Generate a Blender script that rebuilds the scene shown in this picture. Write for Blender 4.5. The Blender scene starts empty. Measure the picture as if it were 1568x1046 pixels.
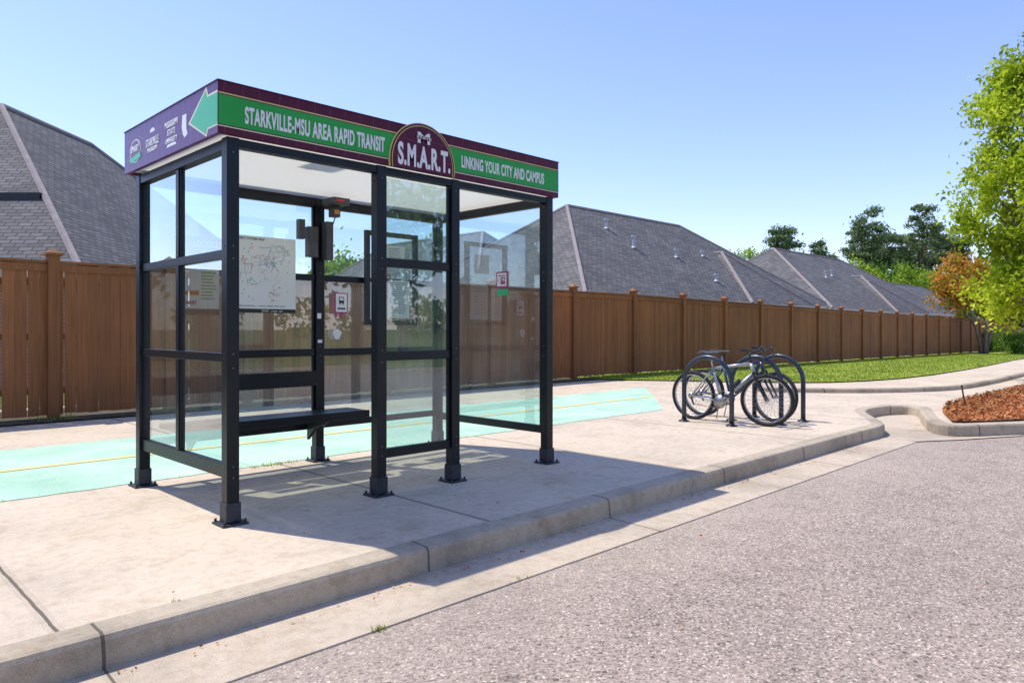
import bpy, bmesh, math, random
import numpy as np
from mathutils import Vector, Matrix, Euler
from mathutils.geometry import tessellate_polygon
random.seed(7); rng=np.random.default_rng(7)
S=bpy.context.scene
S.view_settings.view_transform='Standard'; S.view_settings.look='None'; S.view_settings.exposure=0
R2=math.sqrt(2)
def gz(x): return max(-0.35,-0.008*max(0.0,x-16))
# ------------------------------------------------------------ materials
def newmat(name):
    m=bpy.data.materials.new(name); m.use_nodes=True
    nt=m.node_tree; b=nt.nodes['Principled BSDF']; return m,nt,b
def N(nt,t,**k):
    n=nt.nodes.new(t)
    for a,v in k.items(): setattr(n,a,v)
    return n
def L(nt,a,b): nt.links.new(a,b)
def c4(c): return (c[0],c[1],c[2],1)
def ramp(nt,stops,interp='LINEAR'):
    r=N(nt,'ShaderNodeValToRGB'); r.color_ramp.interpolation=interp
    e=r.color_ramp.elements
    e[0].position=stops[0][0]; e[0].color=c4(stops[0][1])
    e[1].position=stops[-1][0]; e[1].color=c4(stops[-1][1])
    for p,c in stops[1:-1]:
        q=e.new(p); q.color=c4(c)
    return r
def noise(nt,vec,scale,detail=4,rough=.55):
    n=N(nt,'ShaderNodeTexNoise'); n.inputs['Scale'].default_value=scale
    n.inputs['Detail'].default_value=detail; n.inputs['Roughness'].default_value=rough
    if vec: L(nt,vec,n.inputs['Vector'])
    return n
def mixc(nt,fac,a,b,mode='MIX'):
    m=N(nt,'ShaderNodeMix',data_type='RGBA',blend_type=mode)
    if isinstance(fac,(int,float)): m.inputs[0].default_value=fac
    else: L(nt,fac,m.inputs[0])
    for s,i in ((a,6),(b,7)):
        if isinstance(s,tuple): m.inputs[i].default_value=c4(s)
        else: L(nt,s,m.inputs[i])
    return m.outputs[2]
def math_(nt,op,a,b=None,c=None):
    m=N(nt,'ShaderNodeMath',operation=op)
    for i,s in enumerate((a,b,c)):
        if s is None: continue
        if isinstance(s,(int,float)): m.inputs[i].default_value=s
        else: L(nt,s,m.inputs[i])
    return m.outputs[0]
def bump(nt,b,h,strength=.3,dist=.01):
    n=N(nt,'ShaderNodeBump'); n.inputs['Strength'].default_value=strength; n.inputs['Distance'].default_value=dist
    L(nt,h,n.inputs['Height']); L(nt,n.outputs[0],b.inputs['Normal'])
def vary(name,c1,c2,scale=3,rough=.6,metal=0,bs=0,bscale=60,spec=.5):
    m,nt,b=newmat(name); tc=N(nt,'ShaderNodeTexCoord').outputs['Object']
    n=noise(nt,tc,scale,5); r=ramp(nt,[(.3,c1),(.7,c2)]); L(nt,n.outputs[0],r.inputs[0]); L(nt,r.outputs[0],b.inputs['Base Color'])
    b.inputs['Roughness'].default_value=rough; b.inputs['Metallic'].default_value=metal
    b.inputs['Specular IOR Level'].default_value=spec
    if bs: bump(nt,b,noise(nt,tc,bscale,3).outputs[0],bs)
    return m
def concrete(name,base,dark,jx=None,jy=None,jw=.008,stain=.5):
    m,nt,b=newmat(name); tc=N(nt,'ShaderNodeTexCoord').outputs['Object']
    n1=noise(nt,tc,.9,6,.62); n2=noise(nt,tc,14,6,.7); n3=noise(nt,tc,160,3,.6)
    r=ramp(nt,[(.32,dark),(.52,base),(.75,tuple(min(1,v*1.07) for v in base))]); L(nt,n1.outputs[0],r.inputs[0])
    r2=ramp(nt,[(.3,(.82,.80,.78)),(.55,(1,1,1))]); L(nt,n2.outputs[0],r2.inputs[0])
    col=mixc(nt,1.0,r.outputs[0],r2.outputs[0],'MULTIPLY')
    r3=ramp(nt,[(.3,(.78,.77,.76)),(.6,(1.03,1.03,1.03))]); L(nt,n3.outputs[0],r3.inputs[0])
    col=mixc(nt,.9,col,r3.outputs[0],'MULTIPLY')
    n4=noise(nt,tc,2.6,8,.72); r4=ramp(nt,[(.52,(1,1,1)),(.70,(.76,.70,.62))]); L(nt,n4.outputs[0],r4.inputs[0])
    col=mixc(nt,stain,col,r4.outputs[0],'MULTIPLY')
    v=N(nt,'ShaderNodeTexVoronoi'); v.inputs['Scale'].default_value=2.3; L(nt,tc,v.inputs['Vector'])
    sp=ramp(nt,[(.012,(.45,.42,.38)),(.035,(1,1,1))]); L(nt,v.outputs['Distance'],sp.inputs[0])
    col=mixc(nt,.8,col,sp.outputs[0],'MULTIPLY')
    sx=N(nt,'ShaderNodeSeparateXYZ'); L(nt,tc,sx.inputs[0])
    h=n3.outputs[0]
    masks=[];soft=[]
    wob=math_(nt,'MULTIPLY',math_(nt,'SUBTRACT',noise(nt,tc,5,3).outputs[0],.5),.02)
    if jx:
        t=math_(nt,'ADD',math_(nt,'SUBTRACT',sx.outputs[0],jx[0]-jx[1]*200),wob)
        f=math_(nt,'MODULO',t,jx[1]); f=math_(nt,'MINIMUM',f,math_(nt,'SUBTRACT',jx[1],f)); masks.append(math_(nt,'LESS_THAN',f,jw)); soft.append(math_(nt,'LESS_THAN',f,jw*4))
    if jy:
        for y in jy:
            t=math_(nt,'ABSOLUTE',math_(nt,'SUBTRACT',math_(nt,'ADD',sx.outputs[1],wob),y)); masks.append(math_(nt,'LESS_THAN',t,jw))
    mk=None
    for q in masks: mk=q if mk is None else math_(nt,'MAXIMUM',mk,q)
    if mk is not None:
        if soft: col=mixc(nt,math_(nt,'MULTIPLY',soft[0],.22),col,(.30,.25,.19))
        col=mixc(nt,math_(nt,'MULTIPLY',mk,.85),col,(.08,.07,.05))
        h=math_(nt,'SUBTRACT',h,math_(nt,'MULTIPLY',mk,2.0))
    L(nt,col,b.inputs['Base Color']); b.inputs['Roughness'].default_value=.85; b.inputs['Specular IOR Level'].default_value=.3
    bump(nt,b,h,.35,.004)
    return m
M={}
M['sidewalk']=concrete('sidewalk_concrete',(.63,.525,.395),(.53,.445,.34),jx=(.8,2.45),stain=.75)
M['kerb']=concrete('kerb_concrete',(.49,.41,.30),(.32,.27,.20),jx=(.92,1.685),jw=.007,stain=1)
M['gutter']=concrete('gutter_concrete',(.56,.465,.35),(.42,.35,.265),jx=(.92,3.37),jw=.006,stain=.9)
def asphalt():
    m,nt,b=newmat('asphalt'); tc=N(nt,'ShaderNodeTexCoord').outputs['Object']
    v=N(nt,'ShaderNodeTexVoronoi'); v.inputs['Scale'].default_value=95; L(nt,tc,v.inputs['Vector'])
    sx=N(nt,'ShaderNodeSeparateColor'); L(nt,v.outputs['Color'],sx.inputs[0])
    r=ramp(nt,[(0,(.15,.12,.10)),(.25,(.285,.232,.19)),(.6,(.37,.30,.245)),(.9,(.44,.36,.295)),(.985,(.64,.55,.45))]); L(nt,sx.outputs[0],r.inputs[0])
    n1=noise(nt,tc,.45,6,.6); r1=ramp(nt,[(.3,(.85,.84,.85)),(.7,(1.08,1.07,1.05))]); L(nt,n1.outputs[0],r1.inputs[0])
    col=mixc(nt,1,r.outputs[0],r1.outputs[0],'MULTIPLY')
    n2=noise(nt,tc,4,8,.78); r2=ramp(nt,[(.34,(.70,.69,.69)),(.50,(1,1,1))]); L(nt,n2.outputs[0],r2.inputs[0])
    col=mixc(nt,.75,col,r2.outputs[0],'MULTIPLY')
    v2=N(nt,'ShaderNodeTexVoronoi'); v2.inputs['Scale'].default_value=16; L(nt,tc,v2.inputs['Vector'])
    s2=N(nt,'ShaderNodeSeparateColor'); L(nt,v2.outputs['Color'],s2.inputs[0])
    near=math_(nt,'LESS_THAN',v2.outputs['Distance'],.17)
    col=mixc(nt,math_(nt,'MULTIPLY',near,math_(nt,'LESS_THAN',s2.outputs[0],.28)),col,(.12,.09,.08))
    col=mixc(nt,math_(nt,'MULTIPLY',math_(nt,'LESS_THAN',v2.outputs['Distance'],.12),math_(nt,'GREATER_THAN',s2.outputs[0],.78)),col,(.70,.57,.44))
    # a few bigger scuffs
    v3=N(nt,'ShaderNodeTexVoronoi'); v3.inputs['Scale'].default_value=1.1; L(nt,tc,v3.inputs['Vector'])
    wq=math_(nt,'ADD',v3.outputs['Distance'],math_(nt,'MULTIPLY',noise(nt,tc,30,3).outputs[0],.06)); s3=ramp(nt,[(.055,(.45,.44,.44)),(.085,(1,1,1))]); L(nt,wq,s3.inputs[0])
    col=mixc(nt,.6,col,s3.outputs[0],'MULTIPLY')
    sy=N(nt,'ShaderNodeSeparateXYZ'); L(nt,tc,sy.inputs[0])
    mr=N(nt,'ShaderNodeMapRange'); L(nt,math_(nt,'ADD',sy.outputs[1],math_(nt,'MULTIPLY',n1.outputs[0],.8)),mr.inputs[0]); mr.inputs[1].default_value=2.4; mr.inputs[2].default_value=3.3; mr.inputs[3].default_value=0; mr.inputs[4].default_value=.35
    col=mixc(nt,mr.outputs[0],col,(.46,.38,.30))
    L(nt,col,b.inputs['Base Color']); b.inputs['Roughness'].default_value=.9; b.inputs['Specular IOR Level'].default_value=.25
    bump(nt,b,v.outputs['Distance'],.5,.005)
    return m
M['asphalt']=asphalt()
def green_paint():
    m,nt,b=newmat('mint_green_path_paint'); tc=N(nt,'ShaderNodeTexCoord').outputs['Object']
    n1=noise(nt,tc,1.1,7,.65); r=ramp(nt,[(.34,(.33,.54,.39)),(.5,(.43,.64,.475)),(.7,(.52,.68,.53))]); L(nt,n1.outputs[0],r.inputs[0])
    n2=noise(nt,tc,6,8,.78); w=ramp(nt,[(.53,(0,0,0)),(.65,(1,1,1))]); L(nt,n2.outputs[0],w.inputs[0])
    col=mixc(nt,math_(nt,'MULTIPLY',w.outputs[0],.55),r.outputs[0],(.57,.55,.44))
    n3=noise(nt,tc,60,4); r3=ramp(nt,[(.3,(.85,.85,.85)),(.6,(1,1,1))]); L(nt,n3.outputs[0],r3.inputs[0])
    col=mixc(nt,1,col,r3.outputs[0],'MULTIPLY')
    sx=N(nt,'ShaderNodeSeparateXYZ'); L(nt,tc,sx.inputs[0])
    f=math_(nt,'MODULO',math_(nt,'ADD',sx.outputs[0],300),3.0); j=math_(nt,'LESS_THAN',f,.014)
    col=mixc(nt,math_(nt,'MULTIPLY',j,.6),col,(.12,.16,.13))
    L(nt,col,b.inputs['Base Color']); b.inputs['Roughness'].default_value=.85; b.inputs['Specular IOR Level'].default_value=.3
    bump(nt,b,n3.outputs[0],.3,.004); return m
M['green']=green_paint()
M['line']=vary('orange_line_paint',(.72,.50,.13),(.62,.55,.26),9,.8)
def grassm(name,a,b_,c):
    m,nt,b=newmat(name); tc=N(nt,'ShaderNodeTexCoord').outputs['Object']
    n1=noise(nt,tc,.8,6,.6); n2=noise(nt,tc,25,5,.7)
    r=ramp(nt,[(.3,a),(.55,b_),(.75,c)]); L(nt,n1.outputs[0],r.inputs[0])
    r2=ramp(nt,[(.3,(.6,.65,.55)),(.65,(1.15,1.15,1.1))]); L(nt,n2.outputs[0],r2.inputs[0])
    L(nt,mixc(nt,1,r.outputs[0],r2.outputs[0],'MULTIPLY'),b.inputs['Base Color']); b.inputs['Roughness'].default_value=1
    b.inputs['Specular IOR Level'].default_value=.1
    bump(nt,b,n2.outputs[0],.5,.02); return m
M['grass']=grassm('lawn_grass',(.22,.27,.045),(.30,.36,.06),(.38,.40,.10))
M['ground']=grassm('ground_grass',(.08,.12,.03),(.11,.16,.04),(.16,.19,.06))
M['soil']=grassm('dark_edging_soil',(.07,.06,.045),(.12,.10,.075),(.16,.14,.09))
M['mulch']=vary('mulch_base',(.16,.06,.025),(.30,.12,.05),30,.95,0,.8,60)
def leafm(name,cols,trans=.45):
    m,nt,b=newmat(name); nt.nodes.remove(b); out=[n for n in nt.nodes if n.type=='OUTPUT_MATERIAL'][0]
    g=N(nt,'ShaderNodeNewGeometry'); r=ramp(nt,[(i/(len(cols)-1),c) for i,c in enumerate(cols)]); L(nt,g.outputs['Random Per Island'],r.inputs[0])
    tc=N(nt,'ShaderNodeTexCoord').outputs['Object']; n=noise(nt,tc,.7,3); r2=ramp(nt,[(.35,(.6,.65,.6)),(.65,(1.2,1.15,1.1))]); L(nt,n.outputs[0],r2.inputs[0])
    col=mixc(nt,1,r.outputs[0],r2.outputs[0],'MULTIPLY')
    d=N(nt,'ShaderNodeBsdfDiffuse'); L(nt,col,d.inputs[0])
    if trans>0:
        t=N(nt,'ShaderNodeBsdfTranslucent'); L(nt,col,t.inputs[0])
        mx=N(nt,'ShaderNodeMixShader'); mx.inputs[0].default_value=trans; L(nt,d.outputs[0],mx.inputs[1]); L(nt,t.outputs[0],mx.inputs[2]); L(nt,mx.outputs[0],out.inputs[0])
    else: L(nt,d.outputs[0],out.inputs[0])
    return m
M['leaf_yg']=leafm('spring_leaves',[(.24,.36,.02),(.40,.54,.03),(.56,.66,.05),(.64,.71,.10)],.5)
M['leaf_g']=leafm('green_leaves',[(.08,.16,.03),(.14,.27,.04),(.24,.38,.07)],.35)
M['leaf_lg']=leafm('light_green_leaves',[(.18,.32,.04),(.32,.48,.05),(.46,.56,.08)],.4)
M['leaf_pine']=leafm('pine_needles',[(.12,.18,.09),(.20,.28,.13),(.31,.39,.20)],.35)
M['leaf_or']=leafm('orange_new_leaves',[(.30,.30,.05),(.60,.27,.05),(.72,.34,.08),(.56,.42,.07)],.4)
M['chips']=leafm('mulch_chips',[(.22,.07,.025),(.42,.15,.055),(.55,.23,.09),(.60,.33,.16)],.0)
M['blade']=leafm('grass_blades',[(.20,.29,.035),(.33,.42,.06),(.46,.49,.11)],.3)
M['bark']=vary('bark',(.16,.12,.09),(.30,.24,.19),8,.95,0,.6,30)
def fencem():
    m,nt,b=newmat('stained_fence_wood'); tc=N(nt,'ShaderNodeTexCoord').outputs['Object']
    mp=N(nt,'ShaderNodeMapping'); mp.inputs['Scale'].default_value=(30,30,1.2); L(nt,tc,mp.inputs['Vector'])
    n=noise(nt,mp.outputs[0],1,5,.6); r=ramp(nt,[(.3,(.235,.096,.036)),(.7,(.355,.148,.058))]); L(nt,n.outputs[0],r.inputs[0])
    g=N(nt,'ShaderNodeNewGeometry'); r2=ramp(nt,[(0,(.80,.80,.80)),(1,(1.14,1.10,1.06))]); L(nt,g.outputs['Random Per Island'],r2.inputs[0])
    col=mixc(nt,1,r.outputs[0],r2.outputs[0],'MULTIPLY')
    n5=noise(nt,tc,.5,4); r5=ramp(nt,[(.35,(.85,.86,.88)),(.65,(1.1,1.08,1.02))]); L(nt,n5.outputs[0],r5.inputs[0])
    L(nt,mixc(nt,1,col,r5.outputs[0],'MULTIPLY'),b.inputs['Base Color']); b.inputs['Roughness'].default_value=.75
    b.inputs['Specular IOR Level'].default_value=.25
    bump(nt,b,n.outputs[0],.3,.004); return m
M['fence']=fencem()
def shingle(name,c1,c2):
    m,nt,b=newmat(name); t=N(nt,'ShaderNodeTexCoord'); o=N(nt,'ShaderNodeSeparateXYZ'); L(nt,t.outputs['Object'],o.inputs[0])
    nn=N(nt,'ShaderNodeSeparateXYZ'); L(nt,t.outputs['Normal'],nn.inputs[0])
    f=math_(nt,'GREATER_THAN',math_(nt,'ABSOLUTE',nn.outputs[0]),math_(nt,'ABSOLUTE',nn.outputs[1]))
    hx=math_(nt,'ADD',math_(nt,'MULTIPLY',o.outputs[1],f),math_(nt,'MULTIPLY',o.outputs[0],math_(nt,'SUBTRACT',1,f)))
    cb=N(nt,'ShaderNodeCombineXYZ'); L(nt,hx,cb.inputs[0]); L(nt,math_(nt,'MULTIPLY',o.outputs[2],1.7),cb.inputs[1])
    br=N(nt,'ShaderNodeTexBrick'); L(nt,cb.outputs[0],br.inputs['Vector']); br.inputs['Scale'].default_value=1
    br.inputs['Brick Width'].default_value=.30; br.inputs['Row Height'].default_value=.15; br.inputs['Mortar Size'].default_value=.016
    br.inputs['Color1'].default_value=c4(c1); br.inputs['Color2'].default_value=c4(c2); br.inputs['Mortar'].default_value=c4(tuple(v*.5 for v in c1)); br.inputs['Bias'].default_value=-.2
    n=noise(nt,t.outputs['Object'],.6,4); r=ramp(nt,[(.3,(.82,.82,.84)),(.7,(1.14,1.12,1.10))]); L(nt,n.outputs[0],r.inputs[0])
    L(nt,mixc(nt,1,br.outputs[0],r.outputs[0],'MULTIPLY'),b.inputs['Base Color']); b.inputs['Roughness'].default_value=.9; b.inputs['Specular IOR Level'].default_value=.25
    return m
M['shingle']=shingle('grey_shingles',(.12,.118,.116),(.20,.195,.19))
M['ridge']=vary('ridge_cap',(.24,.205,.20),(.33,.28,.27),6,.9)
def brick():
    m,nt,b=newmat('house_brick'); t=N(nt,'ShaderNodeTexCoord')
    mp=N(nt,'ShaderNodeMapping'); mp.inputs['Rotation'].default_value=(math.radians(90),0,0); L(nt,t.outputs['Object'],mp.inputs[0])
    br=N(nt,'ShaderNodeTexBrick'); L(nt,mp.outputs[0],br.inputs['Vector']); br.inputs['Scale'].default_value=3
    br.inputs['Color1'].default_value=(.33,.2,.14,1); br.inputs['Color2'].default_value=(.42,.28,.2,1); br.inputs['Mortar'].default_value=(.5,.46,.4,1)
    L(nt,br.outputs[0],b.inputs['Base Color']); b.inputs['Roughness'].default_value=.9; return m
M['brick']=brick()
M['trim']=vary('white_trim',(.6,.58,.54),(.7,.68,.64),3,.6)
M['vent']=vary('galvanised_vent',(.42,.45,.48),(.52,.55,.58),5,.5)
M['window']=vary('house_window_glass',(.03,.04,.05),(.06,.07,.09),2,.08)
M['frame']=vary('black_powder_coat',(.003,.005,.008),(.007,.010,.015),5,.35,0,.05,200,.35)
M['dark']=vary('dark_plastic',(.012,.012,.013),(.025,.025,.025),8,.5)
M['unit']=vary('grey_plastic_housing',(.04,.04,.045),(.08,.08,.085),8,.5)
M['shoe']=vary('base_shoe_metal',(.012,.016,.024),(.035,.04,.05),14,.5)
def glass(name,tint,haze,refl=1.0):
    m,nt,b=newmat(name); nt.nodes.remove(b); out=[n for n in nt.nodes if n.type=='OUTPUT_MATERIAL'][0]
    tr=N(nt,'ShaderNodeBsdfTransparent'); tr.inputs[0].default_value=c4(tint)
    gl=N(nt,'ShaderNodeBsdfGlossy'); gl.inputs['Roughness'].default_value=.01; gl.inputs[0].default_value=(.88,.95,1,1)
    lw=N(nt,'ShaderNodeLayerWeight'); lw.inputs[0].default_value=.5
    f5=math_(nt,'POWER',lw.outputs['Facing'],3.6)
    fr=math_(nt,'MINIMUM',math_(nt,'MULTIPLY',math_(nt,'MULTIPLY_ADD',f5,.92,.07),refl),.95)
    d=N(nt,'ShaderNodeBsdfDiffuse'); d.inputs[0].default_value=(.72,.82,.86,1)
    tl=N(nt,'ShaderNodeBsdfTranslucent'); tl.inputs[0].default_value=(.72,.82,.86,1)
    dm=N(nt,'ShaderNodeMixShader'); L(nt,d.outputs[0],dm.inputs[1]); L(nt,tl.outputs[0],dm.inputs[2])
    tc=N(nt,'ShaderNodeTexCoord').outputs['Object']; n=noise(nt,tc,2.5,6,.7); rr=ramp(nt,[(.35,(haze*.6,)*3),(.75,(haze*1.7,)*3)]); L(nt,n.outputs[0],rr.inputs[0])
    m1=N(nt,'ShaderNodeMixShader'); L(nt,rr.outputs[0],m1.inputs[0]); L(nt,tr.outputs[0],m1.inputs[1]); L(nt,dm.outputs[0],m1.inputs[2])
    m2=N(nt,'ShaderNodeMixShader'); L(nt,fr,m2.inputs[0]); L(nt,m1.outputs[0],m2.inputs[1]); L(nt,gl.outputs[0],m2.inputs[2])
    L(nt,m2.outputs[0],out.inputs[0]); return m
M['glass']=glass('safety_glass',(.70,.84,.82),.06,2.2)
def roofm():
    m,nt,b=newmat('translucent_roof_panel'); nt.nodes.remove(b); out=[n for n in nt.nodes if n.type=='OUTPUT_MATERIAL'][0]
    d=N(nt,'ShaderNodeBsdfDiffuse'); t=N(nt,'ShaderNodeBsdfTranslucent'); d.inputs[0].default_value=(.9,.9,.86,1); t.inputs[0].default_value=(.93,.92,.87,1)
    mx=N(nt,'ShaderNodeMixShader'); mx.inputs[0].default_value=.55; L(nt,d.outputs[0],mx.inputs[1]); L(nt,t.outputs[0],mx.inputs[2]); L(nt,mx.outputs[0],out.inputs[0]); return m
M['roofpanel']=roofm()
def banner(name,c,l,rough=.35):
    m,nt,b=newmat(name); tc=N(nt,'ShaderNodeTexCoord').outputs['Object']
    v=N(nt,'ShaderNodeTexVoronoi',feature='DISTANCE_TO_EDGE'); v.inputs['Scale'].default_value=8; v.inputs['Randomness'].default_value=.35; L(nt,tc,v.inputs['Vector'])
    r=ramp(nt,[(.02,l),(.05,c)]); L(nt,v.outputs[0],r.inputs[0]); L(nt,r.outputs[0],b.inputs['Base Color']); b.inputs['Roughness'].default_value=rough; b.inputs['Specular IOR Level'].default_value=.3
    return m
M['maroon']=banner('maroon_banner',(.085,.006,.028),(.13,.02,.045),.45)
M['maroon_sheen']=banner('maroon_side_sky_sheen',(.13,.05,.16),(.18,.09,.21),.3)  # sky reflection on the maroon side face, painted into its base colour
M['bgreen']=vary('banner_green',(.02,.33,.05),(.03,.38,.07),3,.4,spec=.3)
M['agreen']=vary('arrow_green',(.04,.42,.17),(.06,.5,.22),3,.3)
M['cream']=vary('banner_cream',(.75,.70,.52),(.8,.76,.58),3,.35)
M['gold']=vary('banner_gold',(.66,.5,.16),(.74,.58,.2),3,.35)
M['white']=vary('white_vinyl',(.78,.78,.78),(.82,.82,.82),3,.4)
M['paper']=vary('map_paper',(.74,.77,.74),(.80,.82,.79),4,.4)
M['red']=vary('red_ink',(.6,.03,.03),(.65,.05,.05),3,.4)
M['blue']=vary('blue_ink',(.05,.15,.55),(.07,.2,.6),3,.4)
M['orange']=vary('orange_ink',(.75,.25,.03),(.8,.3,.05),3,.4)
M['pink']=vary('pink_ink',(.35,.03,.13),(.4,.05,.16),3,.4)
M['greyink']=vary('grey_ink',(.2,.2,.22),(.25,.25,.27),3,.5)
M['signblue']=vary('street_sign_grey_green',(.16,.26,.28),(.18,.28,.30),3,.4)
M['rack']=vary('bike_rack_steel',(.02,.028,.04),(.045,.06,.08),6,.3,.3)
M['tyre']=vary('rubber_tyre',(.012,.012,.012),(.02,.02,.02),20,.8)
M['chrome']=vary('bike_metal',(.35,.35,.37),(.5,.5,.52),5,.3,.9)
M['screw']=vary('screw_metal',(.12,.13,.15),(.2,.21,.23),5,.35,.7)
M['bikewhite']=vary('bike_paint_silver',(.30,.32,.35),(.42,.44,.47),5,.3,.4)
M['bikeblack']=vary('bike_paint_dark',(.02,.04,.10),(.03,.06,.13),5,.3)
M['rust']=vary('rusty_stake',(.12,.04,.02),(.2,.08,.03),20,.9)
# ------------------------------------------------------------ mesh builder
class MB:
    def __init__(s): s.v=[];s.f=[];s.m=[]
    def add(s,vs,fs,mi=0):
        o=len(s.v); s.v+= [tuple(v) for v in vs]; s.f+=[tuple(i+o for i in f) for f in fs]; s.m+=[mi]*len(fs)
    def box(s,x0,x1,y0,y1,z0,z1,mi=0):
        s.add([(x0,y0,z0),(x1,y0,z0),(x1,y1,z0),(x0,y1,z0),(x0,y0,z1),(x1,y0,z1),(x1,y1,z1),(x0,y1,z1)],
              [(0,3,2,1),(4,5,6,7),(0,1,5,4),(1,2,6,5),(2,3,7,6),(3,0,4,7)],mi)
    def tube(s,p0,p1,r0,r1=None,n=8,mi=0,cap=True):
        r1=r0 if r1 is None else r1; p0=Vector(p0);p1=Vector(p1); d=(p1-p0)
        if d.length<1e-6: return
        d.normalize(); a=d.cross(Vector((0,0,1)) if abs(d.z)<.9 else Vector((1,0,0))).normalized(); b=d.cross(a)
        vs=[]
        for p,r in ((p0,r0),(p1,r1)):
            for i in range(n):
                t=2*math.pi*i/n; vs.append(p+a*math.cos(t)*r+b*math.sin(t)*r)
        fs=[(i,(i+1)%n,n+(i+1)%n,n+i) for i in range(n)]
        if cap: fs+=[tuple(range(n-1,-1,-1)),tuple(range(n,2*n))]
        s.add(vs,fs,mi)
    def path(s,pts,r,n=8,mi=0):
        P=[Vector(p) for p in pts]; rs=r if isinstance(r,(list,tuple)) else [r]*len(P)
        vs=[];prev=None
        for i,p in enumerate(P):
            d=(P[min(i+1,len(P)-1)]-P[max(i-1,0)]).normalized()
            if prev is None: a=d.cross(Vector((0,0,1)) if abs(d.z)<.9 else Vector((1,0,0))).normalized()
            else: a=(prev-d*prev.dot(d)).normalized()
            prev=a; b=d.cross(a)
            for k in range(n):
                t=2*math.pi*k/n; vs.append(p+a*math.cos(t)*rs[i]+b*math.sin(t)*rs[i])
        fs=[]
        for i in range(len(P)-1):
            for k in range(n):
                fs.append((i*n+k,i*n+(k+1)%n,(i+1)*n+(k+1)%n,(i+1)*n+k))
        fs+=[tuple(range(n-1,-1,-1)),tuple(range((len(P)-1)*n,len(P)*n))]
        s.add(vs,fs,mi)
    def prism(s,pts,f,t,mi=0):
        n=len(pts); vs=[f(a,b,0) for a,b in pts]+[f(a,b,t) for a,b in pts]
        fs=[tuple(range(n)),tuple(range(2*n-1,n-1,-1))]+[(i,(i+1)%n,n+(i+1)%n,n+i) for i in range(n)]
        s.add(vs,fs,mi)
    def obj(s,name,mats,parent=None,smooth=False,bevel=0,loc=None):
        me=bpy.data.meshes.new(name); me.from_pydata(s.v,[],s.f)
        for m in (mats if isinstance(mats,list) else [mats]): me.materials.append(m)
        me.polygons.foreach_set('material_index',s.m)
        if smooth: me.polygons.foreach_set('use_smooth',[True]*len(s.f))
        bm=bmesh.new(); bm.from_mesh(me); bmesh.ops.recalc_face_normals(bm,faces=bm.faces); bm.to_mesh(me); bm.free()
        o=bpy.data.objects.new(name,me); S.collection.objects.link(o)
        if bevel:
            bv=o.modifiers.new('Bevel','BEVEL'); bv.width=bevel; bv.segments=2; bv.limit_method='ANGLE'
        if parent: setpar(o,parent)
        return o
def setpar(o,p):
    o.parent=p; o.matrix_parent_inverse=p.matrix_basis.inverted()
def empty(name,loc=(0,0,0)):
    e=bpy.data.objects.new(name,None); e.empty_display_size=.3; e.location=loc; S.collection.objects.link(e)
    e.matrix_basis=Matrix.Translation(loc); return e
def sheet(name,pts,z,mat):
    bm=bmesh.new(); vs=[bm.verts.new((x,y,0)) for x,y in pts]
    for t in tessellate_polygon([[Vector((x,y,0)) for x,y in pts]]):
        a,b,c=[pts[i] for i in t]
        ar=(b[0]-a[0])*(c[1]-a[1])-(b[1]-a[1])*(c[0]-a[0])
        if abs(ar)<1e-9: continue
        try: bm.faces.new([vs[i] for i in (t if ar>0 else t[::-1])])
        except ValueError: pass
    for cx in (16,59.75):
        bmesh.ops.bisect_plane(bm,geom=bm.verts[:]+bm.edges[:]+bm.faces[:],plane_co=(cx,0,0),plane_no=(1,0,0))
    for v in bm.verts: v.co.z=z+gz(v.co.x)
    bm.normal_update()
    me=bpy.data.meshes.new(name); bm.to_mesh(me); bm.free(); me.materials.append(mat)
    o=bpy.data.objects.new(name,me); S.collection.objects.link(o); return o
def offs(pts,d):
    out=[]
    for i,p in enumerate(pts):
        a=Vector(pts[max(i-1,0)]);b=Vector(pts[min(i+1,len(pts)-1)]); t=(b-a).normalized(); n=Vector((t.y,-t.x))
        out.append((p[0]+n.x*d,p[1]+n.y*d))
    return out
def smoothline(pts,it=2):
    for _ in range(it):
        q=[pts[0]]
        for a,b in zip(pts[:-1],pts[1:]):
            q+=[(a[0]*.75+b[0]*.25,a[1]*.75+b[1]*.25),(a[0]*.25+b[0]*.75,a[1]*.25+b[1]*.75)]
        q.append(pts[-1]); pts=q
    return pts
def sweep(name,line,prof,mat,smooth=False):
    rows=[offs(line,o) for o,z in prof]; mb=MB(); n=len(line); k=len(prof); vs=[]
    for j,(o,z) in enumerate(prof):
        for x,y in rows[j]: vs.append((x,y,z+gz(x)))
    fs=[(j*n+i,j*n+i+1,(j+1)*n+i+1,(j+1)*n+i) for j in range(k-1) for i in range(n-1)]
    mb.add(vs,fs); return mb.obj(name,mat,smooth=smooth)
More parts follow.
